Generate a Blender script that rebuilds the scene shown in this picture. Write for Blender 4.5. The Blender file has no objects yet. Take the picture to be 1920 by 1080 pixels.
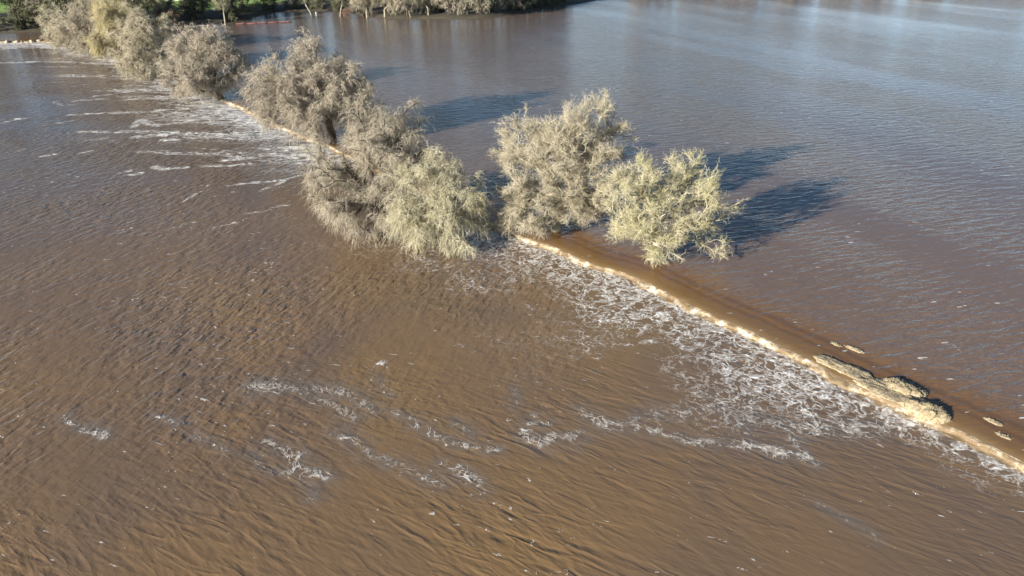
import bpy, math, random
import numpy as np

# ------------------------------------------------------------------ camera, light, exposure
scene = bpy.context.scene
col = scene.collection
SUN_EL, SUN_AZ = 17.0, 49.0           # elevation; azimuth the SHADOWS run towards (from +Y to +X)
EXPOSURE = 1.06
SUN_STRENGTH, SKY_STRENGTH = 5.0, 0.050

cam_data = bpy.data.cameras.new("camera")
cam = bpy.data.objects.new("camera", cam_data)
col.objects.link(cam)
cam.location = (0, 0, 40)
cam.rotation_euler = (math.radians(90 - 28.3), 0, 0)
cam_data.sensor_width = 36
cam_data.lens = 36 * 1300 / 1920
cam_data.clip_start = 0.5
cam_data.clip_end = 9000
scene.camera = cam

world = bpy.data.worlds.new("World")
scene.world = world
world.use_nodes = True
wn, wl = world.node_tree.nodes, world.node_tree.links
sky = wn.new("ShaderNodeTexSky")
sky.sky_type = 'NISHITA'
sky.sun_disc = False
sky.sun_elevation = math.radians(SUN_EL)
sky.sun_rotation = math.radians(SUN_AZ + 180)
sky.air_density, sky.dust_density, sky.ozone_density = 1.0, 0.1, 4.5
# thin high cloud, the same kind all round the sky
tc = wn.new("ShaderNodeTexCoord")
sx = wn.new("ShaderNodeSeparateXYZ"); wl.new(tc.outputs["Generated"], sx.inputs[0])
zz = wn.new("ShaderNodeMath"); zz.operation = 'MAXIMUM'; wl.new(sx.outputs[2], zz.inputs[0]); zz.inputs[1].default_value = 0.0
zp = wn.new("ShaderNodeMath"); zp.operation = 'ADD'; wl.new(zz.outputs[0], zp.inputs[0]); zp.inputs[1].default_value = 0.07
cb = wn.new("ShaderNodeCombineXYZ")
for i in (0, 1):
    dv = wn.new("ShaderNodeMath"); dv.operation = 'DIVIDE'; wl.new(sx.outputs[i], dv.inputs[0]); wl.new(zp.outputs[0], dv.inputs[1]); wl.new(dv.outputs[0], cb.inputs[i])
cn = wn.new("ShaderNodeTexNoise"); wl.new(cb.outputs[0], cn.inputs["Vector"])
cn.inputs["Scale"].default_value = 0.55; cn.inputs["Detail"].default_value = 5; cn.inputs["Roughness"].default_value = 0.55; cn.inputs["Distortion"].default_value = 0.4
cm = wn.new("ShaderNodeMapRange"); cm.interpolation_type = 'SMOOTHSTEP'; wl.new(cn.outputs["Fac"], cm.inputs[0])
for i, v in enumerate((0.40, 0.66, 0.05, 0.9)): cm.inputs[i + 1].default_value = v
ce = wn.new("ShaderNodeMapRange"); ce.interpolation_type = 'SMOOTHSTEP'; wl.new(zz.outputs[0], ce.inputs[0])   # seen edge-on the cloud thickens towards the horizon
for i, v in enumerate((0.09, 0.25, 1.0, 0.02)): ce.inputs[i + 1].default_value = v
cmul = wn.new("ShaderNodeMath"); cmul.operation = 'MULTIPLY'; wl.new(cm.outputs[0], cmul.inputs[0]); wl.new(ce.outputs[0], cmul.inputs[1])
cx_ = wn.new("ShaderNodeMix"); cx_.data_type = 'RGBA'; wl.new(cmul.outputs[0], cx_.inputs[0]); wl.new(sky.outputs[0], cx_.inputs[6])
cx_.inputs[7].default_value = (16.0, 21.5, 26.0, 1)
wl.new(cx_.outputs[2], wn["Background"].inputs["Color"])
wn["Background"].inputs["Strength"].default_value = SKY_STRENGTH

sl = bpy.data.lights.new("sun", 'SUN')
sl.energy = SUN_STRENGTH
sl.angle = math.radians(0.5)
sl.color = (1.0, 0.94, 0.84)
sun = bpy.data.objects.new("sun", sl)
col.objects.link(sun)
sun.rotation_euler = (math.radians(90 - SUN_EL), 0, math.radians(-SUN_AZ))

scene.view_settings.view_transform = 'Standard'
scene.view_settings.look = 'None'
scene.view_settings.exposure = EXPOSURE
scene.view_settings.gamma = 1
scene.view_settings.use_curve_mapping = False
scene.render.engine = 'CYCLES'
scene.cycles.max_bounces = 6
scene.cycles.diffuse_bounces = 3
scene.cycles.glossy_bounces = 3
scene.cycles.caustics_reflective = False
scene.cycles.caustics_refractive = False

# ------------------------------------------------------------------ helpers
def tag(o, label=None, cat=None, group=None, kind=None):
    if label: o["label"] = label
    if cat: o["category"] = cat
    if group: o["group"] = group
    if kind: o["kind"] = kind
    return o

def link(o, parent=None):
    col.objects.link(o)
    if parent is not None: o.parent = parent
    return o

def mesh_np(name, V, tris=None, quads=None, smooth=True, attrs=None):
    """mesh from numpy arrays of vertices, triangles and quads"""
    V = np.asarray(V, np.float32)
    me = bpy.data.meshes.new(name)
    tris = np.zeros((0, 3), np.int32) if tris is None else np.asarray(tris, np.int32).reshape(-1, 3)
    quads = np.zeros((0, 4), np.int32) if quads is None else np.asarray(quads, np.int32).reshape(-1, 4)
    nt, nq = len(tris), len(quads)
    me.vertices.add(len(V)); me.vertices.foreach_set("co", V.ravel())
    loops = np.concatenate([tris.ravel(), quads.ravel()]).astype(np.int32)
    me.loops.add(len(loops)); me.loops.foreach_set("vertex_index", loops)
    me.polygons.add(nt + nq)
    start = np.concatenate([np.arange(nt) * 3, nt * 3 + np.arange(nq) * 4]).astype(np.int32)
    me.polygons.foreach_set("loop_start", start)
    me.polygons.foreach_set("use_smooth", np.full(nt + nq, smooth))
    for k, a in (attrs or {}).items():
        at = me.attributes.new(k, 'FLOAT', 'POINT')
        at.data.foreach_set("value", np.asarray(a, np.float32))
    me.update(calc_edges=True); me.validate()
    return me

def grid_quads(nr, nc):
    i = np.arange(nr - 1)[:, None] * nc + np.arange(nc - 1)[None, :]
    i = i.ravel()
    return np.stack([i, i + 1, i + nc + 1, i + nc], 1)

def obj(name, me, mat, parent=None):
    o = bpy.data.objects.new(name, me)
    if mat is not None: me.materials.append(mat)
    return link(o, parent)

def empty(name, loc, rz=0.0):
    o = bpy.data.objects.new(name, None)
    o.location = loc; o.rotation_euler = (0, 0, rz); o.empty_display_size = 0.5
    return link(o)

class NT:
    """small wrapper for building node materials"""
    def __init__(s, name):
        s.mat = bpy.data.materials.new(name); s.mat.use_nodes = True
        s.n, s.l = s.mat.node_tree.nodes, s.mat.node_tree.links
        s.bsdf = s.n["Principled BSDF"]
    def put(s, sock, v):
        if hasattr(v, "is_output"): s.l.new(v, sock)
        elif isinstance(v, (tuple, list)): sock.default_value = tuple(v) + ((1,) if len(v) == 3 and len(sock.default_value) == 4 else ())
        else: sock.default_value = v
    def set(s, **kw):
        for k, v in kw.items(): s.put(s.bsdf.inputs[k.replace("_", " ")], v)
    def attr(s, name):
        a = s.n.new("ShaderNodeAttribute"); a.attribute_name = name; return a.outputs["Fac"]
    def pos(s):
        return s.n.new("ShaderNodeNewGeometry").outputs["Position"]
    def objco(s):
        return s.n.new("ShaderNodeTexCoord").outputs["Object"]
    def math(s, op, a, b=0.0, c=0.0, clamp=False):
        m = s.n.new("ShaderNodeMath"); m.operation = op; m.use_clamp = clamp
        for i, v in enumerate((a, b, c)): s.put(m.inputs[i], v)
        return m.outputs[0]
    def vmath(s, op, a, b=(0, 0, 0), scale=None):
        m = s.n.new("ShaderNodeVectorMath"); m.operation = op
        s.put(m.inputs[0], a); s.put(m.inputs[1], b)
        if scale is not None: s.put(m.inputs["Scale"], scale)
        return m.outputs[0]
    def mapping(s, v, rot=0.0, scale=(1, 1, 1), loc=(0, 0, 0)):
        m = s.n.new("ShaderNodeMapping"); m.vector_type = 'POINT'
        # rotate first, then stretch
        r = s.n.new("ShaderNodeVectorRotate"); r.rotation_type = 'Z_AXIS'
        s.l.new(v, r.inputs["Vector"]); r.inputs["Angle"].default_value = rot
        s.l.new(r.outputs[0], m.inputs["Vector"])
        m.inputs["Scale"].default_value = scale; m.inputs["Location"].default_value = loc
        return m.outputs[0]
    def noise(s, v, scale=1.0, detail=2.0, rough=0.5, dist=0.0, color=False):
        t = s.n.new("ShaderNodeTexNoise")
        s.l.new(v, t.inputs["Vector"])
        t.inputs["Scale"].default_value = scale; t.inputs["Detail"].default_value = detail
        t.inputs["Roughness"].default_value = rough; t.inputs["Distortion"].default_value = dist
        return t.outputs["Color" if color else "Fac"]
    def smooth(s, v, lo, hi, a=0.0, b=1.0, kind='SMOOTHSTEP'):
        m = s.n.new("ShaderNodeMapRange"); m.interpolation_type = kind
        for i, x in enumerate((v, lo, hi, a, b)): s.put(m.inputs[i], x)
        return m.outputs[0]
    def mix(s, f, a, b):
        m = s.n.new("ShaderNodeMix"); m.data_type = 'RGBA'
        s.put(m.inputs[0], f); s.put(m.inputs[6], a); s.put(m.inputs[7], b)
        return m.outputs[2]
    def ramp(s, f, stops):
        r = s.n.new("ShaderNodeValToRGB"); s.l.new(f, r.inputs[0])
        e = r.color_ramp.elements
        while len(e) < len(stops): e.new(0.5)
        for el, (p, c) in zip(e, stops): el.position = p; el.color = tuple(c) + (1,)
        return r.outputs[0]
    def bump(s, h, strength=1.0, dist=1.0, normal=None):
        b = s.n.new("ShaderNodeBump")
        s.put(b.inputs["Height"], h); s.put(b.inputs["Strength"], strength); s.put(b.inputs["Distance"], dist)
        if normal is not None: s.l.new(normal, b.inputs["Normal"])
        return b.outputs[0]

def ridge(t, n, gain=3.0):
    """1 on the contour lines of a noise field, falling away from them"""
    d = t.math('ABSOLUTE', t.math('SUBTRACT', n, 0.5))
    return t.math('SUBTRACT', 1.0, t.math('MULTIPLY', d, gain), clamp=True)

# ------------------------------------------------------------------ where the levee runs (world metres)
LIP = np.array([(130, -92), (70, 2), (50, 33), (42.5, 43.7), (38.9, 48.2), (34.5, 53.3), (25.6, 64.5), (15.9, 76.4), (3.7, 87.5), (-4.4, 96.1),
    (-20, 115), (-38.5, 136.3), (-52.4, 150.5), (-68.8, 170.1), (-101.8, 209.8), (-134.3, 239.5), (-160, 258.5), (-171, 262), (-183.2, 261.5),
    (-230, 263), (-420, 268)], float)
Z_LOW = -0.5                                   # the lower water level; the upper one is 0

def resample(P, step):
    d = np.concatenate([[0], np.cumsum(np.hypot(*np.diff(P, axis=0).T))])
    s = np.arange(0, d[-1], step)
    return np.stack([np.interp(s, d, P[:, 0]), np.interp(s, d, P[:, 1])], 1), s

def dist_to(P, X, Y, signed=False):
    """distance from the points X, Y to polyline P (and the signed side: + = the upper, right-hand side)"""
    best = np.full(X.shape, 1e9); side = np.zeros(X.shape)
    for (ax, ay), (bx, by) in zip(P[:-1], P[1:]):
        dx, dy = bx - ax, by - ay; L2 = dx * dx + dy * dy
        t = np.clip(((X - ax) * dx + (Y - ay) * dy) / L2, 0, 1)
        d = np.hypot(X - ax - t * dx, Y - ay - t * dy)
        m = d < best
        best = np.where(m, d, best)
        if signed: side = np.where(m, np.sign((X - ax) * dy - (Y - ay) * dx), side)
    return best * side if signed else best

def vnoise(x, y, seed=0):
    """cheap smooth value noise, 0..1"""
    xi, yi = np.floor(x).astype(np.int64), np.floor(y).astype(np.int64)
    fx, fy = x - xi, y - yi
    fx, fy = fx * fx * (3 - 2 * fx), fy * fy * (3 - 2 * fy)
    def h(a, b):
        n = (a * 374761393 + b * 668265263 + seed * 974634777) & 0x7fffffff
        n = ((n ^ (n >> 13)) * 1274126177) & 0x7fffffff
        return ((n ^ (n >> 16)) & 0xffff) / 65535.0
    return (h(xi, yi) * (1 - fx) + h(xi + 1, yi) * fx) * (1 - fy) + (h(xi, yi + 1) * (1 - fx) + h(xi + 1, yi + 1) * fx) * fy

def fbm(x, y, seed=0, octs=4):
    v = 0; a = 0.5; tot = 0
    for i in range(octs):
        v = v + a * vnoise(x * 2 ** i, y * 2 ** i, seed + i); tot += a; a *= 0.5
    return v / tot

lip_pts, lip_s = resample(LIP, 0.25)
# the lip wanders by a few decimetres
k = np.gradient(lip_pts, axis=0); k /= np.hypot(k[:, 0], k[:, 1])[:, None]
ker = np.hanning(161); ker /= ker.sum()
ks = np.stack([np.convolve(np.pad(k[:, i], 80, mode='edge'), ker, 'valid') for i in (0, 1)], 1)
ks /= np.hypot(ks[:, 0], ks[:, 1])[:, None]
nrm = np.stack([ks[:, 1], -ks[:, 0]], 1)        # towards the upper water
wob = (fbm(lip_s * 0.16, lip_s * 0, 3, 4) - 0.5) * 1.3
lip_pts = lip_pts + nrm * wob[:, None]

# foam lines and streaks on the lower water: (points, half width, strength)
FOAM = [([(-24.6, 54.7), (-20.9, 55.2), (-15.2, 53.0), (-13.4, 51.2)], 1.3, 0.55),
    ([(-20.4, 53.7), (-15.7, 50.8), (-14.3, 49.7)], 0.8, 0.6),
    ([(-11.4, 51.2), (-7.7, 49.5), (-4.2, 47.1), (-0.9, 46.0)], 0.7, 0.85),
    ([(-4.8, 49.7), (-2.9, 48.6)], 0.5, 0.5),
    ([(6.2, 51.6), (8.2, 49.7), (11.0, 48.6), (15.1, 47.6), (17.7, 46.9), (21.2, 46.2), (24.3, 44.6)], 1.0, 0.8),
    ([(7.4, 51.1), (9.1, 48.9)], 0.6, 0.7),
    ([(10.7, 49.7), (13.8, 51.2), (16.4, 51.6)], 0.9, 0.6),
    ([(19.0, 54.1), (19.0, 51.2), (20.0, 50.1)], 0.6, 0.7),
    ([(24.0, 48.9), (23.7, 45.4), (24.8, 44.6)], 0.9, 0.75),
    ([(19.8, 46.1), (20.4, 48.9), (21.7, 52.0)], 0.5, 0.5),
    ([(23.0, 48.9), (26.8, 48.9), (30.5, 48.6), (32.8, 49.3)], 1.3, 0.95),
    ([(19.8, 57.2), (24.1, 59.0), (26.0, 58.1)], 0.8, 0.6),
    ([(-40.5, 51.1), (-38.0, 49.7), (-35.0, 47.6)], 0.6, 0.75),
    ([(-33.0, 50.8), (-30.3, 49.7)], 0.6, 0.75),
    ([(-28.9, 48.1), (-26.1, 46.9), (-24.3, 45.8)], 0.6, 0.6),
    ([(-22.3, 45.4), (-20.7, 44.6), (-18.5, 43.2)], 0.6, 0.5),
    ([(-20.8, 47.4), (-19.1, 46.2), (-17.7, 44.3), (-15.7, 43.4)], 0.6, 0.8),
    ([(-18.1, 44.1), (-15.6, 43.2)], 0.9, 0.7),
    ([(-15.7, 48.6), (-12.5, 46.4), (-9.9, 44.5), (-7.0, 42.6), (-5.9, 42.3)], 0.9, 0.55),
    ([(-5.4, 44.1), (-3.5, 43.0), (-2.4, 41.7), (-2.0, 40.5)], 0.6, 0.75),
    ([(1.5, 50.1), (1.9, 47.8), (3.2, 46.7), (5.1, 46.9), (6.6, 47.8)], 0.9, 0.7),
    ([(2.4, 48.9), (3.4, 48.9)], 0.8, 0.6),
    ([(6.4, 50.8), (7.7, 49.7)], 0.5, 0.7),
    ([(-15.3, 40.8), (-16.4, 42.0), (-19.0, 43.5)], 0.5, 0.45),
    ([(24.2, 39.4), (25.7, 37.5), (26.7, 36.1)], 0.4, 0.5),
    ([(-0.7, 52.0), (0.3, 53.7), (0.6, 54.5)], 0.4, 0.75),
    ([(-14.1, 58.1), (-13.5, 59.8), (-12.2, 58.1)], 0.5, 0.6),
    ([(-13.4, 57.2), (-11.6, 54.1)], 0.5, 0.5),
    ([(10.8, 62.0), (16.7, 63.1), (20.8, 61.0), (23.0, 57.2)], 1.2, 0.5),
    ([(-0.7, 78.1), (0.0, 81.1), (1.7, 79.6)], 0.5, 0.8),
    ([(-1.0, 75.9), (0.7, 76.6)], 0.4, 0.7),
    ([(1.3, 71.2), (5.4, 67.6), (8.4, 67.0)], 1.0, 0.4),
    ([(12.1, 67.6), (14.0, 64.2), (15.1, 67.6)], 0.6, 0.7),
    ([(-6.2, 62.0), (-3.9, 60.5)], 0.6, 0.5),
    ([(-52.8, 104.0), (-51.7, 107.6), (-51.0, 111.9)], 0.5, 0.9),
    ([(-57.0, 92.7), (-55.4, 94.3)], 0.4, 0.8),
    ([(-49.7, 93.7), (-47.0, 95.7)], 0.4, 0.7),
    ([(-44.5, 92.3), (-42.0, 95.3), (-40.3, 98.4)], 0.4, 0.75),
    ([(-54.6, 83.5), (-54.1, 84.6)], 0.5, 0.6),
    ([(-46.4, 84.3), (-45.5, 84.8)], 0.5, 0.6),
    ([(-33.3, 82.7), (-31.3, 81.9)], 0.6, 0.5),
    ([(-60.7, 110.1), (-59.3, 110.8)], 0.9, 0.4)]
STREAK = [([(-158.8, 222.5), (-149.5, 223.4)], 0.8, 0.9),
    ([(-152.2, 225.2), (-140.0, 224.3), (-122.0, 219.9)], 0.9, 1.0),
    ([(-174.5, 246.6), (-171.1, 249.9), (-165.5, 254.3)], 0.8, 0.9),
    ([(-179.5, 254.3), (-174.9, 258.8), (-167.7, 261.2)], 1.5, 0.8),
    ([(-162.3, 252.0), (-152.7, 249.9)], 0.8, 0.8),
    ([(-145.8, 234.5), (-127.9, 231.6)], 0.9, 0.8),
    ([(-151.6, 238.4), (-132.4, 235.4)], 0.8, 0.7),
    ([(-104.8, 177.9), (-99.0, 184.0), (-92.6, 188.5)], 0.7, 0.9),
    ([(-107.8, 172.2), (-101.3, 175.0)], 0.5, 0.8),
    ([(-112.4, 171.1), (-108.6, 167.9), (-106.0, 169.0)], 0.5, 0.8),
    ([(-96.5, 173.4), (-88.8, 176.8)], 0.6, 0.7),
    ([(-127.0, 193.8), (-122.4, 195.9)], 0.5, 0.5),
    ([(-101.8, 173.4), (-99.9, 180.3)], 0.5, 0.5),
    ([(-92.7, 160.8), (-80.0, 162.7), (-69.1, 170.6), (-60.1, 159.3)], 0.9, 1.0),
    ([(-77.9, 166.8), (-69.7, 172.2), (-55.0, 154.6), (-50.6, 148.0)], 1.6, 1.0),
    ([(-71.7, 154.6), (-64.2, 156.9), (-51.0, 149.3)], 1.2, 1.0),
    ([(-83.2, 164.3), (-73.6, 159.3), (-63.4, 151.4)], 0.9, 0.9),
    ([(-82.1, 148.8), (-83.0, 154.6), (-76.9, 150.1), (-72.3, 153.2)], 0.8, 0.9),
    ([(-91.3, 144.7), (-81.4, 145.1)], 0.7, 0.8),
    ([(-78.1, 140.7), (-70.3, 143.0), (-59.4, 140.7), (-45.8, 139.1)], 0.9, 0.95),
    ([(-112.6, 151.4), (-110.8, 156.0)], 0.6, 0.8),
    ([(-101.2, 159.3), (-94.0, 160.8)], 0.6, 0.7),
    ([(-102.5, 150.1), (-98.6, 154.6)], 0.5, 0.6),
    ([(-70.9, 139.1), (-62.1, 141.8), (-53.9, 143.8), (-39.8, 136.9)], 1.0, 0.9),
    ([(-86.1, 139.1), (-83.6, 140.7)], 0.5, 0.7),
    ([(-89.0, 128.4), (-86.8, 129.8)], 0.6, 0.85),
    ([(-84.2, 129.8), (-81.5, 131.5)], 0.5, 0.7),
    ([(-96.6, 131.5), (-95.5, 134.0)], 0.5, 0.6),
    ([(-70.2, 118.2), (-68.0, 119.7)], 0.5, 0.8),
    ([(-67.9, 117.4), (-65.4, 118.2)], 0.5, 0.8),
    ([(-65.2, 121.8), (-61.6, 120.3), (-59.1, 121.2)], 0.6, 0.9),
    ([(-56.5, 122.1), (-51.9, 122.7), (-48.2, 123.3)], 0.6, 0.8),
    ([(-53.0, 125.8), (-47.0, 129.1), (-40.4, 127.5)], 1.1, 0.85),
    ([(-47.8, 111.4), (-44.9, 113.5), (-38.8, 114.6)], 0.5, 0.7),
    ([(-41.1, 99.5), (-35.4, 102.8)], 0.5, 0.5),
    ([(-61.7, 132.5), (-54.0, 131.5)], 0.5, 0.5),
    ([(-42.5, 108.8), (-37.5, 116.8)], 0.6, 0.55)]

# ------------------------------------------------------------------ water
def water_material(name, lower):
    t = NT(name)
    P = t.pos()
    # --- relief: wind and current waves
    if lower:
        # long crests run one way near the camera, short chop another way further left
        a1 = t.noise(t.mapping(P, math.radians(30), (0.24, 0.80, 1)), 1.0, 2, 0.5, 0.35)
        a2 = t.noise(t.mapping(P, math.radians(38), (0.75, 1.9, 1)), 1.0, 2, 0.5, 0.2)
        big = t.math('ADD', t.math('MULTIPLY', ridge(t, a1, 2.2), 0.55), t.math('MULTIPLY', a2, 0.26))
        b1 = t.noise(t.mapping(P, math.radians(-62), (0.62, 1.25, 1)), 1.0, 2, 0.45, 0.3)
        b2 = t.noise(t.mapping(P, math.radians(-40), (1.5, 2.6, 1)), 1.0, 1, 0.5, 0.0)
        bigb = t.math('ADD', t.math('MULTIPLY', b1, 0.85), t.math('MULTIPLY', b2, 0.13))
        side = t.attr("chop")
        mx = t.n.new("ShaderNodeMix"); mx.data_type = 'FLOAT'
        t.put(mx.inputs[0], side); t.put(mx.inputs[2], big); t.put(mx.inputs[3], bigb)
        h = mx.outputs[0]
        calm = t.noise(P, 0.05, 2)
        sp0 = t.n.new("ShaderNodeSeparateXYZ"); t.l.new(P, sp0.inputs[0])
        amp = t.math('MULTIPLY', t.math('MULTIPLY', t.math('MULTIPLY', t.smooth(calm, 0.34, 0.62, 0.13, 0.36), t.smooth(t.noise(P, 0.018, 2), 0.35, 0.6, 0.65, 1.1)), t.smooth(sp0.outputs[0], -15.0, 25.0, 1.0, 0.55)), t.math('ADD', 1.0, t.math('MULTIPLY', side, 0.25)))
    else:
        w1 = t.noise(t.mapping(P, math.radians(-18), (0.26, 0.95, 1)), 1.0, 3, 0.5, 0.4)
        w2 = t.noise(t.mapping(P, math.radians(-16), (0.9, 2.6, 1)), 1.0, 2, 0.5, 0.3)
        h = t.math('ADD', w1, t.math('MULTIPLY', w2, 0.30))
        lanes = t.noise(t.mapping(P, math.radians(66), (0.006, 0.026, 1)), 1.0, 3, 0.55)
        amp = t.smooth(lanes, 0.36, 0.64, 0.11, 0.44)
    # --- silt patches in the water colour; away paints in more sky reflection with distance
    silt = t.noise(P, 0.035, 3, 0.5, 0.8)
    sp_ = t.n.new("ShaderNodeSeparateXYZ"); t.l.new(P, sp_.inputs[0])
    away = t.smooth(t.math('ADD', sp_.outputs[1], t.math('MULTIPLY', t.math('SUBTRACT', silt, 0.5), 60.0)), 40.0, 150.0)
    if lower:
        # golden near, darker and duller far off: distant sky reflection put into the colour
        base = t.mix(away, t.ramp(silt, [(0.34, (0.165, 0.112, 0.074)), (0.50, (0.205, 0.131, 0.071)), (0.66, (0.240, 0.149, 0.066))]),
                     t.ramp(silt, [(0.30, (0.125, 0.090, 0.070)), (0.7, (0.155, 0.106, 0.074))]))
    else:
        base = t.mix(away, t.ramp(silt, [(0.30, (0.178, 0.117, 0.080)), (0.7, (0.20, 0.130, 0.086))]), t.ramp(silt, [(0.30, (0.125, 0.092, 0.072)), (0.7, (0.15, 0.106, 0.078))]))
    rough = 0.10 if lower else 0.16
    if not lower:
        # the drowned road on the crest shows through the last decimetres of water
        v = t.attr("lipdist")
        vj = t.math('ADD', v, t.math('MULTIPLY', t.math('SUBTRACT', t.noise(P, 0.5, 3), 0.5), 1.0))
        vn = t.math('DIVIDE', vj, 10.0, clamp=True)
        road = t.ramp(vn, [(0.0, (0.28, 0.19, 0.095)), (0.05, (0.24, 0.150, 0.068)), (0.12, (0.205, 0.118, 0.048)), (0.25, (0.20, 0.110, 0.044)), (0.31, (0.150, 0.080, 0.035)),
                           (0.38, (0.205, 0.108, 0.042)), (0.46, (0.145, 0.078, 0.036)), (0.54, (0.20, 0.110, 0.048))])
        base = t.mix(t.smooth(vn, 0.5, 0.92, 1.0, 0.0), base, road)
        amp = t.math('MULTIPLY', amp, t.smooth(vn, 0.05, 0.7, 0.25, 1.0))
        # a few small whitecaps
        cap = t.noise(t.mapping(P, math.radians(-8), (0.45, 1.3, 1)), 1.0, 2, 0.5)
        far = t.noise(P, 0.08, 2)
        cm = t.math('MULTIPLY', t.smooth(cap, 0.70, 0.73), t.smooth(far, 0.45, 0.6))
        base = t.mix(t.math('MULTIPLY', cm, 0.9), base, (0.7, 0.66, 0.6))
        foam = None
    else:
        m = t.attr("foam")
        q = t.vmath('ADD', P, t.vmath('SCALE', t.vmath('SUBTRACT', t.noise(P, 0.35, 3, 0.55, 0, True), (0.5, 0.5, 0.5)), scale=3.2))
        r1 = ridge(t, t.noise(q, 0.40, 2, 0.5), 6.0)
        r2 = ridge(t, t.noise(q, 0.95, 3, 0.55), 5.0)
        brk = t.smooth(t.noise(P, 2.9, 4, 0.7), 0.42, 0.60)
        f1 = t.smooth(r1, t.math('SUBTRACT', 1.0, t.math('MULTIPLY', m, 0.42)), 1.02)
        f1b = t.smooth(r2, t.math('SUBTRACT', 1.0, t.math('MULTIPLY', m, 0.62)), 1.05)
        f1 = t.math('MULTIPLY', t.math('MULTIPLY', t.math('MAXIMUM', f1, t.math('MULTIPLY', f1b, 0.75)), t.smooth(m, 0.06, 0.60)), t.math('ADD', 0.35, t.math('MULTIPLY', brk, 0.65)))
        m2 = t.attr("streak")
        qs = t.vmath('ADD', P, t.vmath('SCALE', t.vmath('SUBTRACT', t.noise(P, 0.16, 3, 0.5, 0, True), (0.5, 0.5, 0.5)), scale=5.0))
        s1 = ridge(t, t.noise(t.mapping(qs, math.radians(-6), (0.075, 0.36, 1)), 1.0, 2, 0.55), 5.5)
        s2 = ridge(t, t.noise(t.mapping(qs, math.radians(-6), (0.2, 0.9, 1)), 1.0, 3, 0.6), 4.5)
        f2 = t.smooth(s1, t.math('SUBTRACT', 1.0, t.math('MULTIPLY', m2, 0.45)), 1.02)
        f2b = t.smooth(s2, t.math('SUBTRACT', 1.0, t.math('MULTIPLY', m2, 0.62)), 1.05)
        f2 = t.math('MULTIPLY', t.math('MULTIPLY', t.math('MAXIMUM', f2, t.math('MULTIPLY', f2b, 0.8)), t.smooth(m2, 0.10, 0.55)), t.math('ADD', 0.30, t.math('MULTIPLY', t.smooth(t.noise(t.mapping(P, 0, (0.4, 1.6, 1)), 1.0, 4, 0.7), 0.40, 0.60), 0.70)))
        foam = t.math('MINIMUM', t.math('MULTIPLY', t.math('MAXIMUM', f1, f2), 1.25), 1.0)
        # small flecks of spume adrift everywhere, thicker in some reaches than in others
        fk = t.noise(t.mapping(P, math.radians(20), (0.9, 2.0, 1)), 1.0, 3, 0.6, 0.6)
        fkm = t.smooth(t.noise(P, 0.045, 3, 0.6), 0.40, 0.66, 0.0, 0.055)
        fleck = t.smooth(fk, t.math('SUBTRACT', 0.705, fkm), t.math('SUBTRACT', 0.735, fkm))
        foam = t.math('MAXIMUM', foam, t.math('MULTIPLY', fleck, 0.5))
        # thin froth that only greys the water
        froth = t.math('MULTIPLY', t.math('MAXIMUM', t.math('MULTIPLY', t.math('MAXIMUM', m, m2), 0.30), t.math('MULTIPLY', t.attr("slick"), 0.75)), t.smooth(t.noise(P, 0.9, 4, 0.65), 0.25, 0.6))
        base = t.mix(froth, base, (0.165, 0.14, 0.118))
        base = t.mix(foam, base, t.mix(t.attr("slick"), (0.88, 0.85, 0.79), (0.66, 0.60, 0.52)))
        rough = t.math('ADD', 0.10, t.math('MULTIPLY', foam, 0.55))
        h = t.math('ADD', h, t.math('MULTIPLY', foam, 0.22))
    nb = t.bump(h, 1.0, amp)
    t.set(Base_Color=base, Roughness=rough, IOR=1.40, Normal=nb)
    return t.mat

MAT_LOW = water_material("silty_water_lower", True)
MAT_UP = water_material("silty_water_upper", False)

# lower water: one sheet, finer where the camera stands close
def axis(bps):
    out = [bps[0][0]]
    for (a, sa), (b, sb) in zip(bps[:-1], bps[1:]):
        x = a
        while x < b:
            f = (x - a) / (b - a); x += sa * (1 - f) + sb * f
            out.append(min(x, b))
    return np.array(out)
ax = axis([(-2500, 400), (-500, 40), (-260, 1.6), (-70, 0.7), (-40, 0.42), (45, 0.42), (60, 2), (300, 80), (2500, 400)])
ay = axis([(-2500, 400), (-100, 30), (18, 0.6), (30, 0.40), (100, 0.45), (170, 0.9), (290, 1.3), (300, 3)])
GX, GY = np.meshgrid(ax, ay)
X, Y = GX.ravel(), GY.ravel()
near = (np.abs(X) < 300) & (Y > 15) & (Y < 300)
foam = np.zeros(len(X)); streak = np.zeros(len(X)); slick = np.zeros(len(X))
xs, ys = X[near], Y[near]
wx = xs + (fbm(xs * 0.25, ys * 0.25, 11) - 0.5) * 3.0
wy = ys + (fbm(xs * 0.25, ys * 0.25, 17) - 0.5) * 3.0
f_ = np.zeros(len(xs)); s_ = np.zeros(len(xs)); k_ = np.zeros(len(xs))
for pts, w, a in FOAM:
    p = np.array(pts); x0, y0 = p.min(0) - 8; x1, y1 = p.max(0) + 8
    m = (xs > x0) & (xs < x1) & (ys > y0) & (ys < y1)
    d = dist_to(p, wx[m], wy[m])
    f_[m] = np.maximum(f_[m], 0.95 * a * np.exp(-(d / (w * 0.62)) ** 2) * (0.55 + 0.75 * fbm(xs[m] * 0.6, ys[m] * 0.6, 23, 2)))
    if p[:, 1].mean() < 56: k_[m] = np.maximum(k_[m], np.exp(-(d / (w * 1.15 + 0.25)) ** 2))
for pts, w, a in STREAK:
    p = np.array(pts); x0, y0 = p.min(0) - 12; x1, y1 = p.max(0) + 12
    m = (xs > x0) & (xs < x1) & (ys > y0) & (ys < y1)
    d = dist_to(p, wx[m], ys[m] + (wy[m] - ys[m]) * 0.7)
    s_[m] = np.maximum(s_[m], a * np.exp(-(d / (w * 1.25)) ** 2))
sd = -dist_to(LIP, xs, ys, True)               # metres downstream of the lip
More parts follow.
